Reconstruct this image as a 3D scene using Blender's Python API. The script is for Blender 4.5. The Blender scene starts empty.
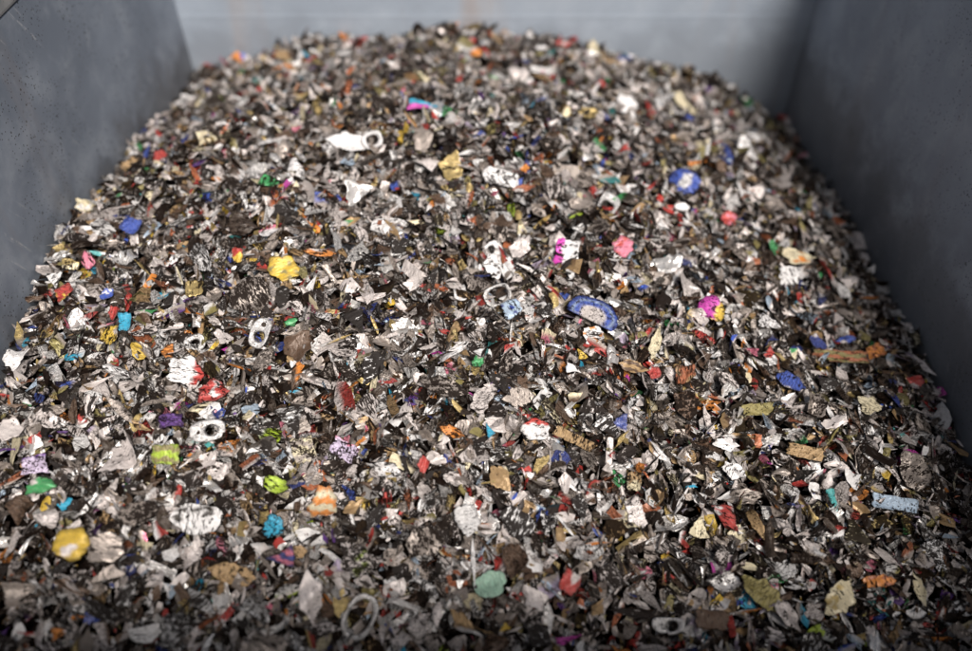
import bpy, math, random
import numpy as np
from mathutils import Vector, Matrix

rnd = random.Random(11)
rng = np.random.default_rng(11)
scene = bpy.context.scene
COL = scene.collection
PI = math.pi

# ------------------------------------------------------------------ camera
FPX, CX, CY = 800.0, 486.0, 325.5          # focal length and centre in photo pixels (972 x 651)
CAM = np.array([0.0, 0.0, 0.5])
PITCH = math.radians(45)
FWD = np.array([0, math.cos(PITCH), -math.sin(PITCH)])
UP = np.array([0, math.sin(PITCH), math.cos(PITCH)])
RIGHT = np.array([1.0, 0, 0])
XL, XR, YB, YF = -0.362, 0.384, 0.925, 0.078   # inner faces of the container
RIM = 0.240

def sm(a, b, x):
    t = np.clip((x - a) / (b - a), 0, 1)
    return t * t * (3 - 2 * t)

def H(x, y):
    """height of the heap"""
    x = np.asarray(x, float); y = np.asarray(y, float)
    u = (x - XL) / (XR - XL)
    base = 0.040 - 0.056 * u + (1 - u) ** 2 * 0.024 * np.exp(-((y - .52) / .15) ** 2)
    c = np.clip(1 - (2 * u - 0.96) ** 2, 0, 1)
    dome = 0.084 * c ** 0.8 * sm(0.10, 0.75, y)
    z = base + dome
    z = z - (0.038 - 0.014 * u) * sm(0.64, 0.93, y) * (1 - .25 * c) - 0.045 * (1 - sm(0.05, 0.42, y))
    z = z + 0.006 * np.sin(x * 23 + 1.3) * np.cos(y * 19 + 0.4) + 0.004 * np.sin(x * 41 - y * 33 + 2.0)
    z = z + 0.0022 * np.sin(x * 97 + 3 * np.sin(y * 60)) * np.cos(y * 88 + 2 * np.sin(x * 51))
    z = z + 0.012 * np.exp(-((y - 0.66 - 0.10 * (x + .05)) / 0.05) ** 2) * np.exp(-((x + 0.03) / 0.17) ** 2)
    return z

def Hn(x, y):
    e = 0.006
    dx = (H(x + e, y) - H(x - e, y)) / (2 * e)
    dy = (H(x, y + e) - H(x, y - e)) / (2 * e)
    n = np.stack([-dx, -dy, np.ones_like(dx)], -1)
    return n / np.linalg.norm(n, axis=-1, keepdims=True)

def ground_at(px, py):
    """point of the heap seen at a photo pixel"""
    d = FWD * FPX + RIGHT * (px - CX) + UP * (CY - py)
    d = d / np.linalg.norm(d)
    t = np.linspace(0.25, 1.4, 1400)
    P = CAM + t[:, None] * d
    below = P[:, 2] <= H(P[:, 0], np.clip(P[:, 1], 0, YB))
    k = int(np.argmax(below)) if below.any() else 700
    p = P[k].copy()
    p[0] = min(max(p[0], XL + .008), XR - .008); p[1] = min(p[1], YB - .008)
    p[2] = float(H(p[0], p[1]))
    return p

def project(P):
    P = np.atleast_2d(P) - CAM
    d = P @ FWD
    return CX + FPX * (P @ RIGHT) / d, CY - FPX * (P @ UP) / d, d

cam_d = bpy.data.cameras.new("camera")
cam = bpy.data.objects.new("camera", cam_d)
COL.objects.link(cam)
cam.location = CAM
cam.rotation_euler = (PI / 2 - PITCH, 0, 0)
cam_d.sensor_width = 36
cam_d.lens = 36 * FPX / 972
cam_d.clip_start = 0.02
cam_d.clip_end = 200
cam_d.dof.use_dof = True
cam_d.dof.focus_distance = 0.598
cam_d.dof.aperture_fstop = 2.2
cam_d.dof.aperture_blades = 0
scene.camera = cam

# ------------------------------------------------------------------ light
SUN_DIR = Vector((0.22, -0.57, 0.78)).normalized()     # towards the sun: over the viewer's right shoulder
w = bpy.data.worlds.new("World"); scene.world = w; w.use_nodes = True
nt = w.node_tree
bg = nt.nodes["Background"]
sky = nt.nodes.new("ShaderNodeTexSky"); sky.sky_type = 'NISHITA'; sky.sun_disc = False
sky.sun_elevation = math.asin(SUN_DIR.z)
sky.sun_rotation = math.atan2(SUN_DIR.x, SUN_DIR.y)
sky.air_density = 1.0; sky.dust_density = 4.0; sky.ozone_density = 1.0
hs = nt.nodes.new("ShaderNodeHueSaturation"); hs.inputs["Saturation"].default_value = 0.45
nt.links.new(sky.outputs[0], hs.inputs["Color"]); nt.links.new(hs.outputs[0], bg.inputs[0])
bg.inputs[1].default_value = 0.065
sd = bpy.data.lights.new("sun", 'SUN'); sd.energy = 4.6; sd.angle = math.radians(22); sd.color = (1, .95, .89)
so = bpy.data.objects.new("sun", sd); COL.objects.link(so)
so.rotation_euler = (-SUN_DIR).to_track_quat('-Z', 'Y').to_euler()
so.location = SUN_DIR * 3
scene.view_settings.view_transform = 'Standard'
scene.view_settings.look = 'None'
scene.view_settings.exposure = 0
scene.render.engine = 'CYCLES'
scene.cycles.use_denoising = True

# ------------------------------------------------------------------ node helpers
class NT:
    def __init__(s, name):
        s.m = bpy.data.materials.new(name); s.m.use_nodes = True
        s.t = s.m.node_tree; s.b = s.t.nodes["Principled BSDF"]
    def n(s, typ, **kw):
        x = s.t.nodes.new(typ)
        for k, v in kw.items():
            if k.startswith("_"): setattr(x, k[1:], v)
            else: x.inputs[k.replace("__", " ")].default_value = v
        return x
    def l(s, a, b): s.t.links.new(a, b)
    def math(s, op, a, b=None, c=None, clamp=False):
        x = s.t.nodes.new("ShaderNodeMath"); x.operation = op; x.use_clamp = clamp
        for i, v in enumerate((a, b, c)):
            if v is None: continue
            if isinstance(v, (int, float)): x.inputs[i].default_value = v
            else: s.l(v, x.inputs[i])
        return x.outputs[0]
    def mix(s, f, a, b):
        x = s.t.nodes.new("ShaderNodeMix"); x.data_type = 'RGBA'
        for sock, v in ((x.inputs[0], f), (x.inputs[6], a), (x.inputs[7], b)):
            if isinstance(v, (int, float)): sock.default_value = v
            elif isinstance(v, tuple): sock.default_value = (*v, 1) if len(v) == 3 else v
            else: s.l(v, sock)
        return x.outputs[2]
    def smooth(s, x, a, b):
        r = s.t.nodes.new("ShaderNodeMapRange"); r.interpolation_type = 'SMOOTHSTEP'
        s.l(x, r.inputs[0])
        for i, v in ((1, a), (2, b)):
            if isinstance(v, (int, float)): r.inputs[i].default_value = v
            else: s.l(v, r.inputs[i])
        return r.outputs[0]
    def noise(s, vec, scale, detail=3, rough=.55, dist=0.0):
        x = s.n("ShaderNodeTexNoise", Scale=scale, Detail=detail, Roughness=rough, Distortion=dist)
        s.l(vec, x.inputs["Vector"]); return x.outputs[0]

def flake_material():
    k = NT("grimy_flake")
    col = k.n("ShaderNodeAttribute", _attribute_name="col").outputs["Color"]
    fuv = k.n("ShaderNodeAttribute", _attribute_name="fuv").outputs["Vector"]
    par = k.n("ShaderNodeAttribute", _attribute_name="par")
    sep = k.n("ShaderNodeSeparateXYZ"); k.l(par.outputs["Vector"], sep.inputs[0])
    dirt, metal, shade = sep.outputs
    n1 = k.noise(fuv, 2.4, 5, .62, .6)                       # fuv is in centimetres
    n2 = k.noise(fuv, 9.0, 4, .6, .3)
    n3 = k.noise(fuv, 26.0, 3, .6)
    g = k.math('ADD', k.math('MULTIPLY', n1, .55), k.math('MULTIPLY', n2, .45))
    th = k.math('SUBTRACT', .78, k.math('MULTIPLY', dirt, .50))
    mask = k.smooth(g, k.math('SUBTRACT', th, .028), k.math('ADD', th, .028))
    # light scuffing and stain tone
    tone = k.smooth(n2, .30, .70)
    worn = k.mix(k.math('MULTIPLY', tone, .32), col, (0.20, 0.165, 0.135))
    fine = k.math('ADD', .78, k.math('MULTIPLY', n3, .62))
    mv = k.n("ShaderNodeVectorMath", _operation='SCALE'); k.l(worn, mv.inputs[0]); k.l(fine, mv.inputs[3])
    wv = k.n("ShaderNodeVectorMath", _operation='SCALE'); nv = k.n("ShaderNodeTexNoise", Scale=4.0, Detail=3.0); k.l(fuv, nv.inputs["Vector"])
    k.l(nv.outputs["Color"], wv.inputs[0]); wv.inputs[3].default_value = .35
    wa = k.n("ShaderNodeVectorMath", _operation='ADD'); k.l(fuv, wa.inputs[0]); k.l(wv.outputs[0], wa.inputs[1])
    ve = k.n("ShaderNodeTexVoronoi", Scale=3.6, _feature='DISTANCE_TO_EDGE'); k.l(wa.outputs[0], ve.inputs["Vector"])
    wid = k.math('ADD', .02, k.math('MULTIPLY', k.math('MULTIPLY', n2, dirt), .30))
    crack = k.math('SUBTRACT', 1, k.smooth(ve.outputs["Distance"], k.math('MULTIPLY', wid, .55), wid))
    crack = k.math('MULTIPLY', crack, k.smooth(k.math('ADD', shade, k.math('MULTIPLY', n1, .5)), .62, .92))
    mask = k.math('MAXIMUM', mask, k.math('MULTIPLY', crack, .62))
    base = k.mix(k.math('MULTIPLY', mask, .97), mv.outputs[0], (0.010, 0.0058, 0.0042))
    k.l(base, k.b.inputs["Base Color"])
    k.l(k.math('MULTIPLY', k.math('MULTIPLY', metal, .9), k.math('SUBTRACT', 1, mask)), k.b.inputs["Metallic"])
    k.l(k.math('ADD', k.math('ADD', .10, k.math('MULTIPLY', n2, .45)), k.math('MULTIPLY', mask, .25)), k.b.inputs["Roughness"])
    k.l(k.math('SUBTRACT', .45, k.math('MULTIPLY', mask, .38)), k.b.inputs['Specular IOR Level'])
    vo = k.n("ShaderNodeTexVoronoi", Scale=3.2); k.l(fuv, vo.inputs["Vector"])
    hgt = k.math('ADD', k.math('ADD', k.math('MULTIPLY', n1, .8), k.math('MULTIPLY', n2, .4)), k.math('MULTIPLY', vo.outputs["Distance"], .55))
    bp = k.n("ShaderNodeBump", Distance=.006); k.l(k.math("ADD", .24, k.math("MULTIPLY", k.math("MULTIPLY", shade, shade), .80)), bp.inputs["Strength"]); k.l(hgt, bp.inputs["Height"])
    k.l(bp.outputs[0], k.b.inputs["Normal"])
    return k.m
FLAKE = flake_material()

def wall_material(name, base, dark, pale, specks, scratch, rust=0.0, dirt_low=.6, scr_rot=(0, 0, 0)):
    k = NT(name)
    co = k.n("ShaderNodeTexCoord").outputs["Object"]
    big = k.noise(co, 5.5, 4, .6, .4)
    mid = k.noise(co, 24, 5, .65, .2)
    fine = k.noise(co, 160, 3, .6)
    c = k.mix(k.smooth(big, .32, .70), dark, base)
    c = k.mix(k.math('MULTIPLY', k.smooth(mid, .45, .72), .45), c, pale)
    # vertical run marks
    mp = k.n("ShaderNodeMapping"); mp.inputs["Scale"].default_value = (30, 30, 2.2); k.l(co, mp.inputs[0])
    run = k.noise(mp.outputs[0], 1.0, 4, .6)
    c = k.mix(k.math('MULTIPLY', k.smooth(run, .50, .78), .10), c, pale)
    # long diagonal scratches, in clusters
    mp2 = k.n("ShaderNodeMapping"); mp2.inputs["Rotation"].default_value = scr_rot
    k.l(co, mp2.inputs[0])
    mp3 = k.n("ShaderNodeMapping"); mp3.inputs["Scale"].default_value = (230, 230, 16); k.l(mp2.outputs[0], mp3.inputs[0])
    sc = k.noise(mp3.outputs[0], 1.0, 2, .5)
    gate = k.math('MULTIPLY', k.smooth(k.noise(mp2.outputs[0], 9, 2, .5), .46, .64), k.smooth(k.noise(co, 130, 3, .6), .40, .60))
    c = k.mix(k.math('MULTIPLY', k.math('MULTIPLY', k.smooth(sc, .60, .72), gate), scratch), c, (.58, .58, .59))
    # spatter of dark specks
    for scl, thr, g0 in ((300, .22, .42), (170, .20, .47), (85, .13, .52)):
        v = k.n("ShaderNodeTexVoronoi", Scale=scl); k.l(co, v.inputs["Vector"])
        sp = k.math('SUBTRACT', 1, k.smooth(v.outputs["Distance"], thr * .6, thr))
        gt = k.smooth(k.noise(co, 26, 2, .5), g0, g0 + .12)
        c = k.mix(k.math('MULTIPLY', k.math('MULTIPLY', sp, gt), specks), c, (.012, .011, .011))
    if rust:
        mr = k.n("ShaderNodeMapping"); mr.inputs["Scale"].default_value = (17, 17, 1.6); k.l(co, mr.inputs[0])
        rr = k.noise(mr.outputs[0], 1.0, 3, .55)
        c = k.mix(k.math('MULTIPLY', k.smooth(rr, .60, .76), rust), c, (.36, .25, .18))
    # dust and grime low down where the heap rubs the paint
    z = k.n("ShaderNodeSeparateXYZ"); k.l(co, z.inputs[0])
    zz = k.math('ADD', z.outputs[2], k.math('MULTIPLY', k.math('SUBTRACT', mid, .5), .13))
    low = k.math('SUBTRACT', 1, k.smooth(zz, .035, .10))
    c = k.mix(k.math('MULTIPLY', low, dirt_low), c, (.085, .074, .064))
    k.l(c, k.b.inputs["Base Color"])
    k.l(k.math('ADD', .42, k.math('MULTIPLY', mid, .3)), k.b.inputs["Roughness"])
    hh = k.math('ADD', k.math('MULTIPLY', big, 1.0), k.math('MULTIPLY', fine, .05))
    bp = k.n("ShaderNodeBump", Strength=.35, Distance=.006); k.l(hh, bp.inputs["Height"])
    k.l(bp.outputs[0], k.b.inputs["Normal"])
    return k.m
M_BACK = wall_material("end_wall_lit_tone", (.34, .385, .45), (.295, .335, .395), (.395, .435, .49), .12, .10, .40, .25)  # container paint in its lit tone; the side walls get shaded copies
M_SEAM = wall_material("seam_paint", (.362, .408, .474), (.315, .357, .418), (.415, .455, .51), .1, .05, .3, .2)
M_LEFT = wall_material("side_wall_shade_tone", (.250, .284, .342), (.168, .194, .240), (.40, .43, .48), .95, .45, .15, .55, (math.radians(-32), 0, 0))  # same paint, darkened because this wall catches less light
M_RIGHT = wall_material("wall_shade_tone", (.290, .328, .392), (.195, .222, .27), (.41, .44, .485), .7, .3, .1, .5, (math.radians(28), 0, 0))  # same paint again, shade of the wall turned from the sun mixed in
M_RIM = wall_material("rim_steel", (.34, .34, .34), (.24, .24, .24), (.46, .45, .44), .7, .5, 0, 0)

# ------------------------------------------------------------------ object helpers
def put(name, me, parent=None, mat=None):
    o = bpy.data.objects.new(name, me); COL.objects.link(o)
    if parent: o.parent = parent
    if mat: me.materials.append(mat)
    return o
def tag(o, label=None, cat=None, group=None, kind=None):
    for k, v in (("label", label), ("category", cat), ("group", group), ("kind", kind)):
        if v: o[k] = v
    return o
def boxes_mesh(name, bs, bev=0.0015, seg=2):
    import bmesh
    bm = bmesh.new()
    for x0, x1, y0, y1, z0, z1 in bs:
        r = bmesh.ops.create_cube(bm, size=1)
        for v in r["verts"]:
            v.co = Vector(((x0 + x1) / 2 + v.co.x * (x1 - x0), (y0 + y1) / 2 + v.co.y * (y1 - y0), (z0 + z1) / 2 + v.co.z * (z1 - z0)))
    if bev: bmesh.ops.bevel(bm, geom=bm.edges[:], offset=bev, segments=seg, affect='EDGES', profile=.6)
    me = bpy.data.meshes.new(name); bm.to_mesh(me); bm.free()
    return me

# ------------------------------------------------------------------ container
ZF, T = -0.30, 0.005
box = bpy.data.objects.new("scrap_container", None); COL.objects.link(box)
tag(box, "open grey painted steel container holding the whole heap of shredded scrap", "container")
put("end_wall", boxes_mesh("end_wall", [(XL - T, XR + T, YB, YB + T, ZF, RIM)]), box, M_BACK)
put("weld_seam", boxes_mesh("weld_seam", [(XL + .001, XR - .001, YB - .0004, YB + .002, .0885, .0925)], 0), box, M_SEAM)
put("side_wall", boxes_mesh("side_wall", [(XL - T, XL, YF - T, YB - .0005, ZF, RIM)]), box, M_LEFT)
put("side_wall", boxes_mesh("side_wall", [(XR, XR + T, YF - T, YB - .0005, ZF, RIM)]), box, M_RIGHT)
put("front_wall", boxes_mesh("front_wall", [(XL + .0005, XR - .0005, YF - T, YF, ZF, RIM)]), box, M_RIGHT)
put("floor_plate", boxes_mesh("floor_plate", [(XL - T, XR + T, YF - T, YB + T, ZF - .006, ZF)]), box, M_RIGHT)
R0, R1 = RIM + .0005, RIM + .018
put("rim", boxes_mesh("rim", [(XL - .045, XL + .001, YF - .02, YB + .03, R0, R1)], .003, 3), box, M_RIM)
put("rim", boxes_mesh("rim", [(XR - .004, XR + .045, YF - .02, YB + .03, R0, R1)], .003, 3), box, M_RIM)
put("rim", boxes_mesh("rim", [(XL + .005, XR - .005, YB - .004, YB + .03, R0, R1)], .003, 3), box, M_RIM)
put("rim", boxes_mesh("rim", [(XL + .005, XR - .005, YF - .04, YF + .004, R0, R1)], .003, 3), box, M_RIM)

# ------------------------------------------------------------------ flake shapes
C = dict(red=(.50, .035, .03), orange=(.72, .24, .03), yellow=(.76, .50, .05), lime=(.45, .62, .04), green=(.04, .32, .10),
         cyan=(.02, .40, .62), blue=(.03, .09, .46), navy=(.02, .045, .24), purple=(.13, .04, .27), magenta=(.62, .04, .42),
         pink=(.72, .20, .30), white=(.78, .755, .75), cream=(.72, .63, .43), gold=(.50, .37, .15), tan=(.42, .27, .13),
         brown=(.10, .056, .034), grey=(.37, .315, .28), dark=(.038, .024, .017), rust=(.45, .13, .05), olive=(.30, .255, .09),
         lilac=(.52, .43, .58), paleblue=(.42, .53, .66), palegreen=(.33, .52, .40), teal=(.05, .36, .36), pale=(.67, .60, .575),
         black=(.016, .012, .010), silver=(.82, .79, .77))

def outline(na, r, kind):
    th = np.arange(na) * 2 * PI / na
    if kind == 'oval':
        R = 1 + .06 * np.sin(3 * th + r.random() * 6) + .06 * np.sin(5 * th + r.random() * 6) + r.normal(0, .04, na)
        return np.stack([R * np.cos(th), R * np.sin(th)], -1)
    if kind == 'dome':
        R = np.minimum(1 + .03 * np.sin(4 * th), .34 / np.maximum(-np.sin(th), 1e-3))
        return np.stack([R * np.cos(th), R * np.sin(th) * 1.1], -1)
    if kind == 'tri': angs = np.array([0.05, 2.15, 4.0]); rad = np.array([1.15, .95, .85])
    elif kind == 'bar': angs = np.array([.55, 2.6, 3.7, 5.7]); rad = np.array([1.15, 1.15, 1.15, 1.15])
    elif kind == 'leaf': angs = np.array([0, .9, 2.1, 3.14, 4.0, 5.3]); rad = np.array([1.25, .8, .8, 1.2, .75, .8])
    else:
        m = int(r.integers(3, 7))
        angs = np.sort((np.arange(m) + r.uniform(-.36, .36, m)) * 2 * PI / m) % (2 * PI)
        angs = np.sort(angs); rad = r.uniform(.68, 1.22, m)
    P = np.stack([rad * np.cos(angs), rad * np.sin(angs)], -1)
    out = np.zeros((na, 2))
    for i, t in enumerate(th):
        d = np.array([math.cos(t), math.sin(t)]); best = None
        for j in range(len(P)):
            a, b = P[j], P[(j + 1) % len(P)]
            e = b - a; den = d[0] * e[1] - d[1] * e[0]
            if abs(den) < 1e-9: continue
            s = (a[0] * e[1] - a[1] * e[0]) / den
            u = (a[0] * d[1] - a[1] * d[0]) / den
            if s > 0 and -1e-6 <= u <= 1 + 1e-6: best = s if best is None else max(best, s)
        out[i] = d * (best if best else .7)
    jag = 1 + r.normal(0, .045, na) + .06 * np.sin(th * r.integers(5, 9) + r.random() * 6)
    return out * jag[:, None]

def disc_topology(nr, na):
    f = [[0, 1 + i, 1 + (i + 1) % na] for i in range(na)]
    for k in range(nr - 1):
        for i in range(na):
            a = 1 + k * na; b = a + na
            f.append([a + i, b + i, b + (i + 1) % na, a + (i + 1) % na])
    return f

def deform(xy, r, curl, crease, crumple):
    """flat unit outline points -> bent, creased, crumpled sheet"""
    n = len(xy); P = np.concatenate([xy, np.zeros((n, 1))], 1)
    a = r.random() * PI
    ca, sa = math.cos(a), math.sin(a)
    s = P[:, 0] * ca + P[:, 1] * sa; t = -P[:, 0] * sa + P[:, 1] * ca
    z = np.zeros(n)
    for _ in range(5):
        k = r.normal(0, 2.6, 2); z += crumple * r.uniform(.3, 1) * np.sin(xy @ k + r.random() * 6.28)
    for _ in range(3):
        k = r.normal(0, 6, 2); z += crumple * .35 * r.uniform(.3, 1) * np.sin(xy @ k + r.random() * 6.28)
    for _ in range(4):
        b = r.random() * PI; off = r.uniform(-.6, .6)
        z += crease * r.uniform(-.6, 1) * np.abs(xy[:, 0] * math.cos(b) + xy[:, 1] * math.sin(b) - off)
    k = curl if abs(curl) > 1e-3 else 1e-3
    s2 = np.sin(k * s) * (1 / k - z); zz = 1 / k - np.cos(k * s) * (1 / k - z)
    out = np.stack([s2 * ca - t * sa, s2 * sa + t * ca, zz], -1)
    out[:, 2] -= out[:, 2].mean()
    return out

def make_disc(nr, na, r, kind='poly', curl=.6, crease=.25, crumple=.08):
    o = outline(na, r, kind)
    pts = [np.zeros((1, 2))] + [o * ((k + 1) / nr) for k in range(nr)]
    xy = np.concatenate(pts)
    return xy, deform(xy, r, curl, crease, crumple)

def build(name, V, faces, colour, fuv, par, smooth=True):
    me = bpy.data.meshes.new(name)
    me.from_pydata(V.tolist(), [], faces)
    set_attrs(me, colour, fuv, par)
    if smooth: me.polygons.foreach_set("use_smooth", np.ones(len(me.polygons), bool))
    me.materials.append(FLAKE)
    return me
def set_attrs(me, colour, fuv, par):
    n = len(me.vertices)
    a = me.attributes.new("col", 'FLOAT_COLOR', 'POINT')
    a.data.foreach_set("color", np.concatenate([colour, np.ones((n, 1))], 1).astype(np.float32).ravel())
    for nm, arr in (("fuv", fuv), ("par", par)):
        a = me.attributes.new(nm, 'FLOAT_VECTOR', 'POINT')
        a.data.foreach_set("vector", np.ascontiguousarray(arr, np.float32).ravel())

def thicken(V, faces, t):
    """back layer and edge band, so a hand-sized piece has the thickness of its sheet"""
    n = len(V)
    cnt = {}
    for f in faces:
        for i in range(len(f)):
            e = (f[i], f[(i + 1) % len(f)]); cnt[e] = cnt.get(e, 0) + 1
    N = np.zeros_like(V)
    for f in faces:
        a, b, c = V[f[0]], V[f[1]], V[f[2]]
        nn = np.cross(b - a, c - a)
        for i in f: N[i] += nn
    N /= np.maximum(np.linalg.norm(N, axis=1, keepdims=True), 1e-12)
    V2 = np.concatenate([V, V - N * t])
    F = list(faces) + [[i + n for i in reversed(f)] for f in faces]
    for (a, b) in cnt:
        if (b, a) not in cnt: F.append([b, a, a + n, b + n])
    return V2, F

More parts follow.
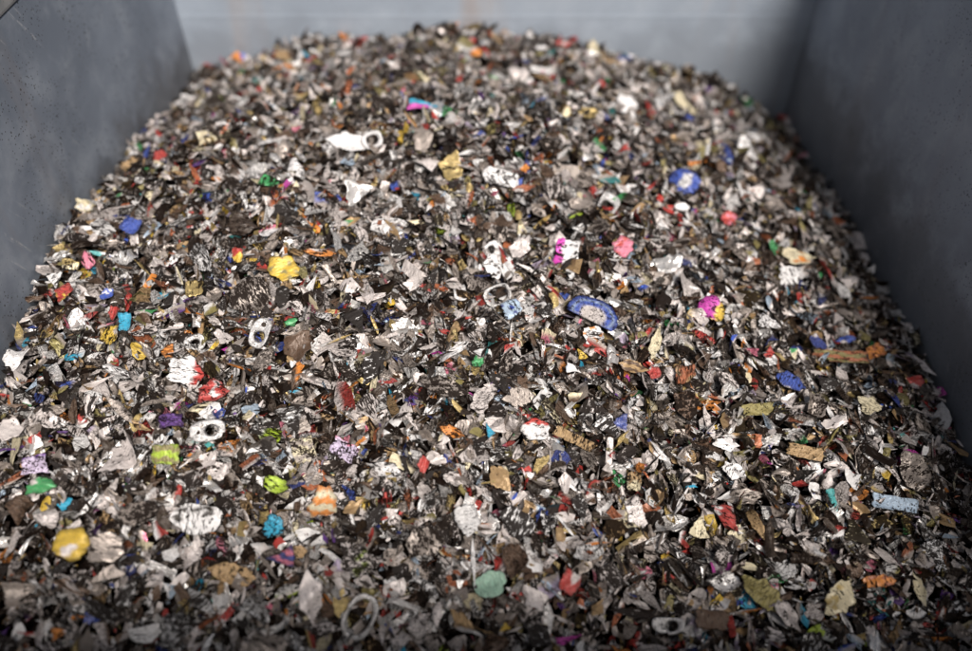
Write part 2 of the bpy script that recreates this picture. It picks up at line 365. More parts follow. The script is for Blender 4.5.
# ------------------------------------------------------------------ named pieces: photo pixel, size, look
# px, py, w, h, outline, colours, pattern, turn, short name (for finding neighbours), label
HP = [
 (419,108,36,17,'tri','cyan magenta','half',-8,'cyan and magenta wedge','folded wedge of cyan and magenta sheet high on the heap'),
 (452,172,26,30,'poly','gold','plain',0,'crumpled gold flake','crumpled gold flake below the torn white can lid'),
 (500,178,44,34,'poly','white','dots',25,'big torn white flake','big torn white flake with a blue and a red chip on its edge'),
 (518,183,14,14,'poly','blue','plain',30,'small royal blue chip','small royal blue chip tucked against the big torn white flake'),
 (524,170,12,11,'poly','orange','plain',0,'tiny orange red chip','tiny orange red chip on the corner of the big torn white flake'),
 (523,191,22,10,'leaf','rust','plain',10,'rust brown sliver','rust brown sliver under the small royal blue chip'),
 (566,254,22,38,'bar','white magenta','side',170,'white chip with magenta edge','white chip standing up with one bright magenta edge'),
 (592,317,50,31,'dome','blue paleblue','arc',-28,'striped blue lid fragment','curved lid fragment with a royal blue rim in the middle of the heap'),
 (594,336,26,20,'poly','white orange','dots',-10,'white orange flecked flake','white flake flecked with orange beside the striped blue lid fragment'),
 (683,185,26,24,'oval','blue white','patch',35,'blue oval with white centre','small blue oval with a white centre below the amber chip'),
 (694,169,15,14,'bar','orange cream','half',0,'amber chip','square amber chip above the blue oval with white centre'),
 (710,311,30,22,'oval','magenta yellow','side',-30,'magenta oval with yellow end','oval magenta flake with a yellow end'),
 (765,326,28,22,'tri','white','plain',-20,'white triangular flake','clean white triangular flake in the right half of the heap'),
 (787,383,27,19,'leaf','blue','plain',-25,'crinkled mid blue flake','crinkled mid blue flake below the rust coloured strip'),
 (133,228,18,24,'bar','blue','plain',-25,'blue chip near the wall','upright plain blue chip close to the left wall'),
 (90,262,12,17,'oval','pink','plain',20,'pink oval chip','small pink oval chip beside the left wall'),
 (127,325,11,26,'bar','cyan','half',10,'narrow cyan chip','narrow cyan chip standing next to a yellow chip'),
 (111,337,15,22,'poly','yellow','plain',-20,'yellow chip by the cyan one','yellow chip leaning beside the narrow cyan chip'),
 (115,316,13,14,'poly','red','plain',0,'red scrap above the yellow chip','small red scrap just above the yellow chip by the cyan one'),
 (214,393,34,27,'poly','red white','S',15,'red flake with white mark','crumpled bright red flake with a curved white letter mark'),
 (188,373,46,26,'poly','white red','side',-8,'white flake with red end','white flake with a red printed end above the red flake with white mark'),
 (172,423,20,19,'bar','purple','plain',10,'dark purple chip','dark purple chip above the lime striped chip'),
 (168,456,25,29,'bar','lime olive','stripe',5,'lime striped chip','square lime green chip with darker ribs'),
 (275,487,27,23,'leaf','lime','plain',-25,'lime yellow flake','smooth lime yellow flake with pointed ends'),
 (324,506,30,34,'poly','orange cream','stripe',0,'orange chip with cream band','orange chip with a cream band across it'),
 (276,528,20,19,'oval','cyan','plain',20,'rounded cyan chip','rounded cyan chip below the lime yellow flake'),
 (74,545,30,36,'oval','yellow','plain',60,'bent yellow flake','bent deep yellow flake low in the heap toward the left wall'),
 (37,466,22,24,'bar','lilac purple','edge',10,'lilac chip with purple top','lilac chip with a purple top edge near the left wall'),
 (43,488,36,17,'poly','green','plain',0,'crinkled green scrap','crinkled dark green scrap under the lilac chip'),
 (65,631,18,22,'poly','orange','plain',20,'orange scrap at the bottom','soft orange scrap at the very bottom, toward the left wall'),
 (288,560,36,24,'poly','navy pink','stripe',-15,'navy and pink striped flake','navy flake with pink and white stripes'),
 (358,562,46,38,'poly','pale lime','dots',10,'pale flake with lime print','pale crumpled flake with spots of lime print'),
 (491,588,32,24,'oval','palegreen','plain',20,'pale green rounded flake','rounded pale green flake near the bottom centre'),
 (345,451,26,26,'bar','lilac pink','edge',-30,'lilac chip with pink edge','greyish lilac chip with one pink edge'),
 (490,433,14,14,'poly','cyan','plain',0,'tiny cyan chip','tiny bright cyan chip left of the scalloped red cap edge'),
 (606,428,34,30,'tri','white','plain',-50,'white folded corner piece','clean white folded corner piece beside the tan strip'),
 (621,427,20,30,'tri','navy','plain',60,'navy blade','navy blade shaped chip against the white folded corner piece'),
 (573,440,42,15,'bar','tan','plain',-25,'tan strip','flat tan strip lying beside the white folded corner piece'),
 (535,431,27,20,'oval','white red','edge',0,'white cap with red edge','white cap fragment with a scalloped red edge'),
 (633,482,14,27,'bar','tan cream','half',-5,'upright tan splinter','upright tan splinter below the navy blade'),
 (568,583,18,32,'bar','red','plain',-30,'red strip','shiny red strip near the bottom centre'),
 (568,641,28,16,'poly','magenta','plain',10,'magenta scrap at the bottom','dull magenta scrap at the bottom edge below the red strip'),
 (505,628,13,11,'poly','yellow','plain',0,'tiny yellow chip','tiny yellow chip at the bottom, left of the magenta scrap'),
 (452,434,22,16,'leaf','orange','dots',-20,'orange tan sliver','orange tan sliver below the smooth pointed grey flake'),
 (424,466,15,20,'poly','red','plain',0,'small red tear','small red tear between the lilac chip with pink edge and tiny cyan chip'),
 (444,389,44,24,'leaf','grey','plain',-18,'smooth pointed grey flake','large smooth grey flake with pointed ends in the middle of the heap'),
 (483,402,38,28,'poly','pale','plain',15,'pale crumpled flake','broad pale crumpled flake next to the smooth pointed grey flake'),
 (252,300,38,34,'oval','grey','plain',30,'grey disc','flat grey disc with a torn edge left of centre'),
 (285,273,31,24,'poly','yellow olive','dots',20,'flaking yellow chip','chip of flaking yellow print above the grey disc'),
 (320,256,27,12,'leaf','orange','plain',-5,'smooth orange curl','smooth orange curl right of the flaking yellow chip'),
 (236,257,15,20,'poly','red yellow','half',0,'red and yellow scrap','small scrap half red and half yellow left of the flaking yellow chip'),
 (195,293,14,22,'bar','gold','plain',10,'upright gold chip','upright dull gold chip left of the grey disc'),
 (108,297,14,13,'poly','blue white','dots',0,'blue chip with white dots','small blue chip with white dots beside the left wall'),
 (69,268,22,14,'poly','gold cream','half',10,'gold and cream flake','gold and cream flake touching the left wall'),
 (66,297,20,18,'poly','red yellow','dots',0,'red chip with yellow spots','red chip with yellow spots touching the left wall'),
 (170,353,12,15,'poly','orange','plain',0,'small bright orange chip','small bright orange chip above the white flake with red end'),
 (653,377,12,20,'leaf','red','plain',60,'glossy red sliver','glossy red sliver beside the speckled copper flake'),
 (682,376,27,24,'poly','rust tan','dots',0,'speckled copper flake','speckled copper red flake between the glossy red sliver and the blue flake'),
 (632,370,24,17,'leaf','tan brown','stripe',-20,'ribbed tan flake','ribbed tan flake left of the glossy red sliver'),
 (582,357,18,13,'poly','yellow','plain',0,'mustard yellow chip','mustard yellow chip below the striped blue lid fragment'),
 (622,249,19,30,'leaf','pink red','dots',100,'pink red leaf shaped chip','leaf shaped pink red chip right of the white chip with magenta edge'),
 (511,312,27,20,'poly','paleblue navy','dots',25,'worn pale blue flake','worn pale blue flake left of the striped blue lid fragment'),
 (493,269,21,26,'poly','white','plain',0,'bright white crumple','bright white crumple above the worn pale blue flake'),
 (478,364,10,18,'leaf','green','plain',110,'green sliver','thin green sliver above the pale crumpled flake'),
 (292,325,9,19,'leaf','green','plain',125,'bent green blade','bent green blade right of the grey disc'),
 (728,222,22,18,'poly','red pink','dots',0,'crumpled raspberry flake','crumpled raspberry red flake in the upper right of the heap'),
 (795,258,30,16,'poly','cream orange','dots',-15,'cream flake with orange print','cream flake with orange print right of the green bit'),
 (771,250,12,17,'poly','green','plain',0,'green bit','bright green bit left of the cream flake with orange print'),
 (789,278,27,22,'poly','white','plain',20,'crumpled clean white flake','crumpled clean white flake below the cream flake with orange print'),
 (767,359,18,15,'poly','red white','half',0,'red and white chip','small chip half red and half white below the white triangular flake'),
 (792,354,16,13,'poly','green cream','half',10,'green and cream chip','small green and cream chip between the red and white chip and blue scraps'),
 (814,345,20,17,'poly','navy','plain',0,'navy scrap','crumpled navy scrap left of the rust coloured strip'),
 (845,343,16,11,'leaf','blue','plain',0,'bright blue sliver','bright blue sliver just above the rust coloured strip'),
 (838,359,48,17,'bar','rust olive','stripe',-8,'rust coloured strip','long rust coloured strip with olive bands near the right wall'),
 (873,354,24,18,'poly','orange rust','dots',-20,'orange rust flake','orange rust flake at the end of the rust coloured strip'),
 (867,408,28,17,'poly','cream','plain',-25,'rough cream flake','rough cream flake near the right wall'),
 (754,411,32,15,'bar','olive','stripe',5,'olive ribbed strip','olive ribbed strip below the crinkled mid blue flake'),
 (912,384,17,13,'oval','red','plain',10,'red chip near the right wall','small red chip close to the right wall'),
 (804,455,32,19,'bar','tan','plain',-20,'folded tan flake','folded tan flake in the lower right of the heap'),
 (836,598,36,40,'leaf','cream gold','dots',45,'wrinkled pale gold strip','wrinkled pale gold strip in the shaded corner of the heap'),
 (877,583,34,20,'poly','orange rust','dots',8,'orange flake in the shade','crumpled orange flake beside the wrinkled pale gold strip'),
 (760,596,44,26,'leaf','olive','plain',-40,'curved olive strip','curved olive strip near the bottom, left of the pale gold strip'),
 (697,531,27,30,'tri','cream','plain',80,'cream triangular flake','cream triangular flake left of the red and white crumple'),
 (711,622,30,26,'bar','brown','plain',-5,'flat brown square','flat brown square at the bottom edge of the heap'),
 (724,518,32,26,'poly','red white','dots',-35,'red and white crumple','crumple of red and white sheet right of the cream triangular flake'),
 (910,472,32,28,'oval','grey','plain',20,'scratched grey disc','scratched grey disc in the shade near the right wall'),
 (893,505,42,18,'bar','paleblue','plain',-10,'pale blue strip','pale blue strip below the scratched grey disc'),
 (240,55,18,11,'poly','orange','plain',0,'far orange chip','orange chip at the far left corner of the heap'),
 (284,71,18,12,'poly','orange','plain',0,'second far orange chip','orange chip on the far slope, below the far left corner'),
 (477,55,16,13,'poly','orange','plain',0,'orange chip at the crest','orange chip just below the crest of the heap'),
 (563,46,18,10,'poly','red','plain',0,'red chip at the crest','red chip on the crest near the end wall'),
 (600,88,11,14,'poly','red','plain',0,'bright red far chip','bright red chip on the far slope below the crest'),
 (587,117,26,14,'poly','gold','plain',0,'far gold flake','dull gold flake on the far slope below the bright red chip'),
 (784,124,13,11,'oval','red','plain',0,'red dot by the right wall','round red chip by the right wall at the far end'),
 (744,104,12,10,'poly','green','plain',0,'far green chip','green chip in the far right corner'),
 (683,107,30,14,'leaf','cream','plain',-35,'far cream strip','cream strip on the far slope toward the right wall'),
 (142,152,16,9,'poly','green','plain',0,'green scrap by the left wall','small green scrap by the left wall, far end'),
 (162,159,18,13,'poly','red','dots',0,'far red scrap','red scrap next to the green scrap by the left wall'),
 (268,133,24,18,'tri','white','plain',60,'white triangle on the far slope','white triangle on the far slope left of the torn can lid'),
 (198,519,46,28,'oval','white black','dots',-5,'white flake with dark holes','large white flake with dark round holes'),
 (243,228,26,20,'oval','dark','plain',0,'dark brown disc','dark brown dented disc above the red and yellow scrap'),
 (88,210,28,16,'poly','cream white','dots',0,'cream and white flake','cream and white flake against the left wall'),
 (552,190,20,34,'leaf','pale','plain',70,'tall pale sliver','tall pale sliver right of the big torn white flake'),
 (358,195,38,30,'poly','silver','plain',0,'crumpled silver foil','crumpled silver foil below the torn white can lid'),
 (140,515,36,22,'oval','grey','plain',10,'rounded grey flake','rounded grey flake right of the crinkled green scrap'),
 (110,545,42,34,'poly','grey','plain',-20,'broad grey flake','broad dull grey flake right of the bent yellow flake'),
 (305,452,20,36,'bar','cream grey','stripe',20,'cream ribbed strip','cream ribbed strip above the lime yellow flake'),
]
# ---- orientation on the heap
def frame_at(p, toward_cam, jit, r, turn):
    n = Hn(np.array(p[0]), np.array(p[1]))
    v = CAM - p; v = v / np.linalg.norm(v)
    n = n * (1 - toward_cam) + v * toward_cam + r.normal(0, jit, 3)
    n = n / np.linalg.norm(n)
    x = RIGHT - n * (RIGHT @ n); x /= np.linalg.norm(x)
    y = np.cross(n, x)
    c, s = math.cos(math.radians(turn)), math.sin(math.radians(turn))
    x, y = x * c + y * s, y * c - x * s
    return np.stack([x, y, n], 1), float(n @ v)

SATUR = 'red orange yellow lime green cyan blue navy purple magenta pink rust'.split()
def paint(uv, r, cols, pat):
    c1 = np.array(C[cols[0]]); c2 = np.array(C[cols[1]]) if len(cols) > 1 else c1
    u, v = uv[:, 0], uv[:, 1]
    u, v = (u + .10 * np.sin(v * 5.3 + r.random() * 6) + .06 * np.sin(v * 11 + u * 7 + r.random() * 6),
            v + .10 * np.sin(u * 4.7 + r.random() * 6) + .06 * np.sin(u * 10 - v * 8 + r.random() * 6))
    if pat == 'arc':
        rr = np.hypot(uv[:, 0], uv[:, 1] / 1.1); a = sm(.50, .56, rr)[:, None]
        ln = (np.exp(-((rr - .78) / .035) ** 2) * .8)[:, None]
        return np.array(C['pale']) * (1 - a) + a * (c1 * (1 - ln) + c2 * ln)
    if pat == 'half': m = sm(-.05, .05, -v + .15 * np.sin(u * 4))
    elif pat == 'side': m = sm(.25, .38, u + .12 * np.sin(v * 5))
    elif pat == 'edge': m = sm(.48, .6, v + .07 * np.sin(u * 9))
    elif pat == 'stripe': m = sm(-.15, .15, np.sin(v * 8.5 + .8 * np.sin(u * 2) + r.random() * 6) - .1)
    elif pat == 'patch': m = sm(.62, .45, np.hypot(u * .8, v * 1.5 + .1)) if False else 1 - sm(.42, .58, np.hypot(u * .8, v * 1.4 + .1))
    elif pat == 'dots':
        m = np.zeros(len(uv))
        for _ in range(int(r.integers(4, 8))):
            q = r.uniform(-.75, .75, 2); m = np.maximum(m, 1 - sm(.12, .24, np.hypot((u - q[0]), (v - q[1]) * r.uniform(.7, 1.6))))
    elif pat == 'S':
        t = np.linspace(0, 1, 40); sx = .22 * np.sin(t * 2 * PI) ; sy = .5 - t
        d = np.min(np.hypot(u[:, None] - sx - .15, v[:, None] - sy), 1); m = 1 - sm(.07, .13, d)
    else:
        m = np.zeros(len(uv))
        if cols[0] in SATUR and r.random() < .75:                    # print rubbed off down to the bare sheet
            q = r.uniform(-.9, .9, 2); c2 = np.array(C['pale']); m = 1 - sm(.35, .6, np.hypot(u - q[0], (v - q[1]) * r.uniform(.8, 1.8)))
    return c1[None] * (1 - m[:, None]) + c2[None] * m[:, None]

ind = []      # (px, py, radius px, world point, world radius) of individuals already placed
GROUP = "pieces lying on the scrap heap"
def place(o, p, M, lift=0.0):
    m = Matrix.Identity(4)
    for i in range(3):
        for j in range(3): m[i][j] = M[i, j]
    q = p + M[:, 2] * lift + np.array([0, 0, .001])
    m.translation = Vector(q)
    o.matrix_world = m

NR, NA = 9, 36
TOPO = disc_topology(NR, NA)
def add_piece(i, px, py, w, h, kind, cols, pat, turn, name, label, tc=.45, dirt=None, metal=None, curl=None, crease=None, crumple=None, cat="scrap flake", grp=GROUP, jit=.10):
    r = np.random.default_rng(1000 + i)
    p = ground_at(px, py)
    depth = (p - CAM) @ FWD
    M, cosv = frame_at(p, tc, jit, r, turn)
    a = w / 2 * depth / FPX * 1.06; b = h / 2 * depth / FPX * 1.06 / max(.62, cosv if abs(turn) < 45 or abs(turn) > 135 else 1)
    cu = r.uniform(-.9, .9) if curl is None else curl
    xy, D = make_disc(NR, NA, r, kind, cu, r.uniform(.02, .25) if crease is None else crease, r.uniform(.02, .10) if crumple is None else crumple)
    V = D * np.array([a, b, (a + b) / 2])
    col = paint(xy, r, cols, pat)
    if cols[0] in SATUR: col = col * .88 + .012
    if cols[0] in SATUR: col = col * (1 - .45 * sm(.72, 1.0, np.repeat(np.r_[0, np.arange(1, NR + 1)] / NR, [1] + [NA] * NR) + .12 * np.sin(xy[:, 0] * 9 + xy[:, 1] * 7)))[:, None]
    if dirt is None: dirt = r.uniform(.22, .50)
    n = len(V)
    fuv = V * 100 * r.uniform(.6, 1.25) * r.choice([[1, 1, 1], [.35, 1.3, 1], [1.3, .35, 1], [.6, 1.1, 1]]) + r.uniform(-50, 50, 3)
    V2, F2 = thicken(V, TOPO, .00035)
    col = np.concatenate([col, col * .55 + .12]); fuv = np.concatenate([fuv, fuv])
    par = np.tile([dirt, (.15 if metal is None else metal), r.random() * .7], (len(V2), 1))
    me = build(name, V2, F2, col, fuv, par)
    me.polygons.foreach_set("use_smooth", np.array([len(f) < 5 and k < 2 * len(TOPO) for k, f in enumerate(F2)]))
    o = put(name, me)
    place(o, p, M, .0045 if i < 2000 else .003)
    tag(o, label, cat, grp)
    ind.append((px, py, max(w, h) / 2, p, max(a, b) * (1.25 if i < 2000 else .95)))
    return o

landmarks = []
for i, (px, py, w_, h_, kind, cols, pat, turn, short, label) in enumerate(HP):
    cols = cols.split()
    nm = "plastic_chip" if kind == 'bar' and w_ < 30 else ("metal_strip" if 'strip' in short or 'sliver' in short else "metal_flake")
    metal = .6 if cols[0] in ('silver', 'gold', 'grey') else .12
    add_piece(i, px, py, w_, h_, kind, cols, pat, turn, nm, label, metal=metal, dirt=(.43 if cols[0] not in ('pale', 'grey', 'silver', 'white') else .54) + .10 * math.sin(i * 3.1))
    landmarks.append((px, py, short))

# ---- pull tabs, rings and the torn lid
def ring_mesh(name, a, b, hole, hoff, r, cols, dirt, metal, thick=.0012, na=40, steps=6, bend=.3):
    th = np.arange(na) * 2 * PI / na
    sup = lambda e, c, s: np.stack([np.sign(c) * np.abs(c) ** e, np.sign(s) * np.abs(s) ** e], -1)
    O = sup(.75, np.cos(th), np.sin(th)) * [a, b]
    I = np.stack([np.cos(th) * hole[0] + hoff[0], np.sin(th) * hole[1] + hoff[1]], -1)
    V = []
    for k in range(steps + 1):
        t = k / steps
        q = O * (1 - t) + I * t
        z = thick * (1 - abs(2 * t - 1) ** 2) * .6 - thick * (1 if k in (0, steps) else 0)
        V.append(np.concatenate([q, np.full((na, 1), z)], 1))
    V = np.concatenate(V)
    V[:, 2] += bend * (V[:, 0] ** 2) / max(a, b)
    V[:, 2] += .0006 * np.sin(V[:, 1] * 500)
    F = [[k * na + i, k * na + (i + 1) % na, (k + 1) * na + (i + 1) % na, (k + 1) * na + i] for k in range(steps) for i in range(na)]
    V2, F2 = thicken(V, F, .0006)
    col = np.tile(C[cols], (len(V2), 1)); fuv = V2 * 100 + r.uniform(-50, 50, 3)
    return build(name, V2, F2, col, fuv, np.tile([dirt, metal, .5], (len(V2), 1)))

TABS = [(262,335,19,31,'white',-20,.5,'white pull tab','white pull tab with one oval hole just below the grey disc'),
        (208,432,34,22,'white',12,.45,'two-tone ring tab','white pull tab above the white flake with dark holes'),
        (196,345,20,17,'silver',30,.4,'small silver ring tab','small silver ring tab above the small bright orange chip'),
        (607,207,20,24,'white',-30,.62,'bent white ring','bent white ring tab right of the tall pale sliver'),
        (498,297,28,22,'silver',20,.74,'thin wire ring','thin silver ring left of the worn pale blue flake'),
        (360,618,30,46,'silver',-25,.76,'loop at the bottom','large thin silver loop at the bottom, below the pale flake with lime print'),
        (668,628,32,16,'silver',-5,.6,'flattened loop','flattened grey loop left of the flat brown square'),
        ]
for i, (px, py, w_, h_, cn, turn, hs_, short, label) in enumerate(TABS):
    r = np.random.default_rng(4000 + i)
    p = ground_at(px, py); depth = (p - CAM) @ FWD
    M, cosv = frame_at(p, .55, .08, r, turn)
    a, b = w_ / 2 * depth / FPX, h_ / 2 * depth / FPX / max(.7, cosv)
    off = (0, -.22 * b) if b > a * 1.15 else ((.22 * a, 0) if a > b * 1.3 else (0, 0))
    hole = (a * hs_, b * hs_)
    if hs_ < .7: hole = (min(hole), min(hole) * 1.1) if b >= a else (min(hole) * 1.15, min(hole))
    me = ring_mesh("pull_tab", a, b, hole, off if hs_ < .7 else (0, 0), r, cn, .42, .40, bend=.3 + .9 * r.random())
    o = put("pull_tab", me); place(o, p, M, .0025)
    tag(o, label, "pull tab", "pull tabs and rings on the scrap heap")
    if hs_ < .6 and max(a, b) > .009:                       # the riveted nose of the tab
        na = 18
        th = np.arange(na) * 2 * PI / na; rr = min(a, b) * .26
        V = np.concatenate([[[0, 0, .0011]], np.stack([np.cos(th) * rr * .7, np.sin(th) * rr * .7, np.full(na, .0010)], -1), np.stack([np.cos(th) * rr, np.sin(th) * rr, np.full(na, -.0002)], -1)])
        V[:, :2] += np.array((0, .56 * b) if b > a * 1.15 else (-.58 * a, 0))
        V[:, 2] += .0012
        rv = put("rivet", build("rivet", V, disc_topology(2, na), np.tile(C['dark'], (len(V), 1)), V * 100, np.tile([.3, .6, .5], (len(V), 1))), o)
    ind.append((px, py, max(w_, h_) / 2, p, max(a, b))); landmarks.append((px, py, short))

lid = add_piece(501, 349, 146, 38, 24, 'leaf', ['white'], 'plain', -8, "can_lid", "torn white can lid with its ring still on, high on the heap", dirt=.08, metal=.1, cat="can lid", grp="pull tabs and rings on the scrap heap", curl=.4, crease=.05, crumple=.03, jit=.02)
landmarks.append((349, 146, 'torn white can lid'))
r_ = np.random.default_rng(77)
ringm = ring_mesh("pull_ring", .0095, .0085, (.0052, .0045), (0, 0), r_, 'white', .08, .1)
rg = put("pull_ring", ringm, lid); rg.location = (.0215, .0045, .002); rg.rotation_euler = (.15, -.1, .5)

# ---- plain pieces: the rest of the 300 largest, each described by the named pieces it lies between
STYLES = [  # word, colour, metal, weight
    ("white", 'white', .08, 13), ("pale grey", 'pale', .25, 26), ("dull grey", 'grey', .5, 24), ("silver", 'silver', .75, 14),
    ("dark brown", 'brown', .2, 2.5), ("charcoal", 'dark', .3, 3), ("tan", 'tan', .3, 6), ("dull gold", 'gold', .5, 5), ("cream", 'cream', .1, 4)]
wts = np.array([s[3] for s in STYLES], float); wts /= wts.sum()
tot = 300 - len(HP)
used = {o.get("label") for o in bpy.data.objects}
def inside(px, py):
    if not (-6 < px < 978 and 40 < py < 655): return False
    d = FWD * FPX + RIGHT * (px - CX) + UP * (CY - py)
    p = ground_at(px, py)
    qx, qy, _ = project(p)
    return abs(qx[0] - px) < 6 and abs(qy[0] - py) < 6
n_auto = 0; tries = 0
while n_auto < tot and tries < 20000:
    tries += 1
    px, py = rnd.uniform(-4, 976), rnd.uniform(48, 652)
    sz = rnd.uniform(21, 35) * (.66 + .62 * (py / 651))
    gap = .62 if tries < 8000 else .45
    if any(math.hypot(px - q[0], (py - q[1]) * 1.15) < gap * (sz / 2 + q[2]) + 5 for q in ind): continue
    if not inside(px, py): continue
    k = int(rng.choice(len(STYLES), p=wts)); word, cn, met, _ = STYLES[k]
    cu = rnd.uniform(-1.6, 1.6); cr = rnd.uniform(.1, .55); cm = rnd.choice([.02, .03, .04, .065, .10])
    dirt = rnd.choice([rnd.uniform(.34, .5), rnd.uniform(.45, .75), rnd.uniform(.5, .78)])
    form = "curled" if abs(cu) > .85 else ("folded" if cr > .33 else ("crumpled" if cm > .055 else "flat"))
    grime = "grimy " if dirt > .56 else ""
    asp = rnd.choice([1, .8, .65, .5, .38]); size = "long " if asp < .6 else ("small " if sz < 21 else "")
    near = sorted(landmarks, key=lambda L: math.hypot(L[0] - px, L[1] - py))
    label = None
    for (i1, i2) in ((0, 1), (0, 2), (1, 2), (0, 3), (1, 3)):
        A, B = near[i1][2], near[i2][2]
        for sz_ in (size, ""):
            cand = f"{form} {grime}{sz_}{word} flake between the {A} and the {B}"
            if len(cand.split()) <= 16 and cand not in used: label = cand; break
        if label: break
    if not label: continue
    used.add(label)
    add_piece(2000 + n_auto, px, py, sz, sz * asp * 1.05, 'poly' if rnd.random() < .8 else 'leaf', [cn], 'plain', rnd.uniform(-90, 90),
              "metal_flake", label, tc=rnd.uniform(.1, .5), dirt=dirt, metal=met, curl=cu, crease=cr, crumple=cm, jit=.22)
    n_auto += 1

# ------------------------------------------------------------------ the mass of smaller shreds: one object
IX = np.array([q[3] for q in ind]); IR = np.array([q[4] for q in ind])
PAL = [("white", .05, 16), ("pale", .22, 28), ("grey", .5, 24), ("silver", .75, 14), ("brown", .2, 10), ("dark", .2, 9), ("black", .1, 6), ("tan", .3, 5),
       ("gold", .5, 3.6), ("cream", .1, 2.6), ("red", .1, 2.2), ("rust", .2, 1.3), ("orange", .1, .9), ("yellow", .1, .4), ("olive", .2, 1.6), ("blue", .1, .5),
       ("navy", .1, .8), ("cyan", .1, .2), ("green", .1, .35), ("lime", .1, .12), ("purple", .1, .3), ("magenta", .1, .12), ("pink", .1, .8), ("paleblue", .2, .9), ("lilac", .2, .4), ("teal", .1, .25)]
PC = np.array([C[p[0]] for p in PAL]); PMt = np.array([p[1] for p in PAL]); PW = np.array([p[2] for p in PAL], float); PW0 = PW / PW.sum()

def scatter(N, nr, na, nproto, smin, smax, zlo, zhi, tilt, seed, clear=True, strips=False, bright=1.0):
    PW = PW0.copy(); PW[10:] *= bright; PW /= PW.sum()
    g = np.random.default_rng(seed)
    topo = disc_topology(nr, na)
    protos, uvs = [], []
    for i in range(nproto):
        kind = ('poly', 'poly', 'poly', 'leaf', 'bar')[int(g.integers(0, 5))]
        xy, D = make_disc(nr, na, g, kind, g.uniform(-1.5, 1.5), g.uniform(0, .3) if i % 5 < 3 else g.uniform(.1, .5), g.uniform(.01, .05) if i % 5 < 3 else g.uniform(.08, .2))
        protos.append(D); uvs.append(xy)
    protos = np.array(protos); uvs = np.array(uvs)
    x = g.uniform(XL + .003, XR - .003, N * 2); y = g.uniform(YF + .01, YB - .003, N * 2)
    # keep what the photograph can see, with a margin for a step to either side
    keep = np.ones(len(x), bool)
    x, y = x[keep][:N], y[keep][:N]
    s = smin + (smax - smin) * g.beta(1.7, 1.9, len(x))
    depth = (np.stack([x, y, H(x, y)], -1) - CAM) @ FWD
    s = np.minimum(s, 12.5 * depth / FPX)                      # stays smaller in view than the single pieces
    x = np.clip(x, XL + s * .8, XR - s * .8); y = np.clip(y, YF + s, YB - s * .8)
    z = H(x, y) + g.uniform(zlo, zhi, len(x)) * np.where(g.random(len(x)) < .5, 1, .45)
    n = Hn(x, y)
    if clear:
        for q, rr in zip(IX, IR):
            d = np.hypot(x - q[0], y - q[1])
            m = d < rr * .58
            z[m] = np.minimum(z[m], H(x[m], y[m]) - .004 - s[m] * .45)
            m2 = (d >= rr * .58) & (d < rr + s * .55)
            z[m2] = np.minimum(z[m2], H(x[m2], y[m2]) - .001)
    n = n + g.normal(0, 1, (len(x), 3)) * tilt * np.where(g.random(len(x)) < .3, 1.9, 1)[:, None]
    n[:, 2] = np.abs(n[:, 2]) + .05
    n /= np.linalg.norm(n, axis=1, keepdims=True)
    t = g.normal(0, 1, (len(x), 3)); t -= n * (t * n).sum(1, keepdims=True); t /= np.linalg.norm(t, axis=1, keepdims=True)
    b = np.cross(n, t)
    R = np.stack([t, b, n], 1)                                   # rows: images of local axes
    pid = g.integers(0, nproto, len(x))
    asp = g.choice([1, .8, .62, .45, .3], len(x), p=[.17, .22, .25, .23, .13])
    if strips: asp = g.uniform(.10, .22, len(x)); s = s * 1.3
    sc = np.stack([s * g.uniform(.95, 1.4, len(x)), s * asp, s * .9], -1)
    L = protos[pid] * sc[:, None, :]
    V = np.einsum('nvi,nij->nvj', L, R) + np.stack([x, y, z], -1)[:, None, :]
    V[..., 0] = np.clip(V[..., 0], XL + .0008, XR - .0008); V[..., 1] = np.minimum(V[..., 1], YB - .0025)
    ci = g.choice(len(PAL), len(x), p=PW)
    c1 = PC[ci] * np.where(ci >= 10, .85, 1)[:, None] * g.uniform(.65, 1.15, (len(x), 1))
    ci2 = g.choice(len(PAL), len(x), p=PW); two = g.random(len(x)) < .25
    pr = (ci >= 10) & (g.random(len(x)) < .6); ci2[pr] = g.integers(0, 3, pr.sum()); two |= pr
    c2 = np.where(two[:, None], PC[ci2], c1)
    ang = g.random(len(x)) * 2 * PI
    prj = uvs[pid][..., 0] * np.cos(ang)[:, None] + uvs[pid][..., 1] * np.sin(ang)[:, None]
    mm = sm(.1, .3, prj)[..., None]
    col = c1[:, None] * (1 - mm) + c2[:, None] * mm
    fuv = L * 100 * (g.uniform(.6, 1.5, (len(x), 1, 1)) * np.array([[1, 1, 1], [.3, 1.3, 1], [1.3, .3, 1], [.5, 1.1, 1]])[g.integers(0, 4, len(x))][:, None, :]) + g.uniform(-60, 60, (len(x), 1, 3))
    dirt = np.where(g.random(len(x)) < .30, g.uniform(.15, .4, len(x)), g.uniform(.36, .80, len(x))); dirt = np.where(ci >= 10, dirt * .85, dirt)
    par = np.stack([dirt, PMt[ci], g.random(len(x))], -1)[:, None, :].repeat(V.shape[1], 1)
    nv = V.shape[1]
    return V.reshape(-1, 3), col.reshape(-1, 3), fuv.reshape(-1, 3), par.reshape(-1, 3), topo, nv, len(x)

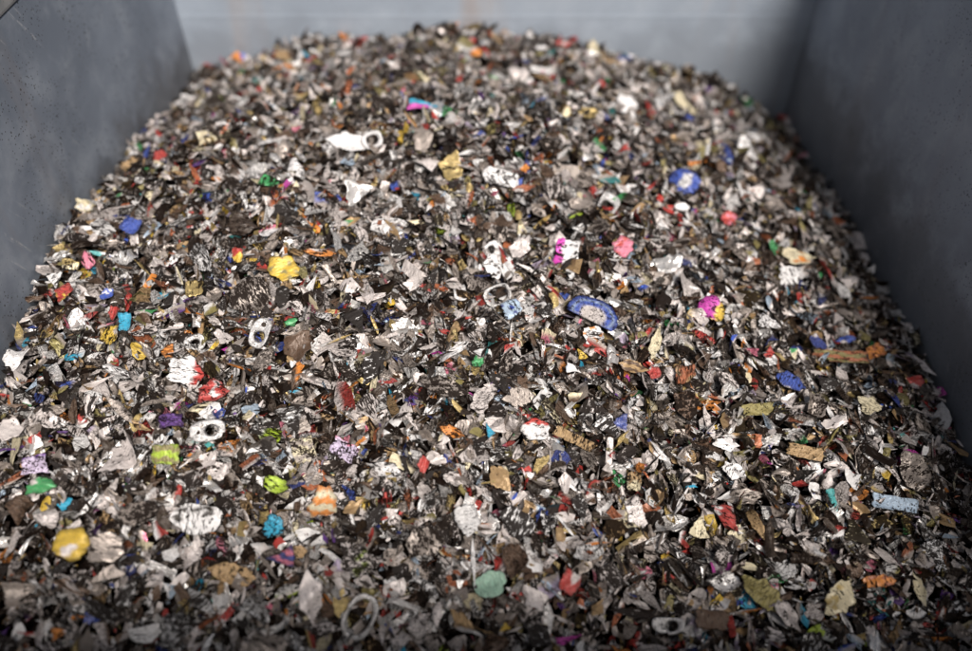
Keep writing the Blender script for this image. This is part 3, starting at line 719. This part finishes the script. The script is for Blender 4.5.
parts = [scatter(17500, 3, 12, 100, .0050, .0155, -.018, .0035, .30, 5, bright=1.8),
         scatter(7000, 3, 12, 60, .0040, .0120, -.006, .0045, .48, 6),
         scatter(2200, 3, 12, 30, .0060, .0120, -.004, .0050, .45, 8, strips=True),
         scatter(13000, 1, 7, 40, .0012, .0032, -.012, .0040, .7, 7, bright=3.0)]
# black sheet under the flakes, the shade of the gaps put into its colour
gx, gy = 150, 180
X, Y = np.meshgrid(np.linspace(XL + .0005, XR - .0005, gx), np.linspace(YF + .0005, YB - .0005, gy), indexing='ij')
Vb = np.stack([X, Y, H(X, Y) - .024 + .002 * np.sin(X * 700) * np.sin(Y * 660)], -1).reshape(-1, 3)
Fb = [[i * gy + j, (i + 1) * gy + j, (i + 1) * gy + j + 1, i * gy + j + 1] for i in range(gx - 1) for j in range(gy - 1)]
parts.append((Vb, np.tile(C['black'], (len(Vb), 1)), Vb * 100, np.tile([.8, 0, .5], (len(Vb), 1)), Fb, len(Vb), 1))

Vs, Cs, Us, Ps, loops, starts = [], [], [], [], [], []
vo = lo = 0
for V, col, fuv, par, topo, nv, cnt in parts:
    lens = np.array([len(f) for f in topo]); flat = np.concatenate([np.array(f) for f in topo])
    lv = (flat[None] + (np.arange(cnt) * nv)[:, None]).ravel() + vo
    st = (np.concatenate([[0], np.cumsum(lens)[:-1]])[None] + (np.arange(cnt) * len(flat))[:, None]).ravel() + lo
    Vs.append(V); Cs.append(col); Us.append(fuv); Ps.append(par); loops.append(lv); starts.append(st)
    vo += len(V); lo += len(lv)
V = np.concatenate(Vs); lv = np.concatenate(loops); st = np.concatenate(starts)
me = bpy.data.meshes.new("shredded_scrap")
me.vertices.add(len(V)); me.vertices.foreach_set("co", V.astype(np.float32).ravel())
me.loops.add(len(lv)); me.loops.foreach_set("vertex_index", lv.astype(np.int32))
me.polygons.add(len(st)); me.polygons.foreach_set("loop_start", st.astype(np.int32))
me.polygons.foreach_set("use_smooth", np.zeros(len(st), bool))
me.update(calc_edges=True)
set_attrs(me, np.concatenate(Cs), np.concatenate(Us), np.concatenate(Ps))
me.materials.append(FLAKE)
heap = put("shredded_scrap", me)
tag(heap, "mass of small grimy shreds of cans and packaging filling the container", "scrap heap", None, "stuff")
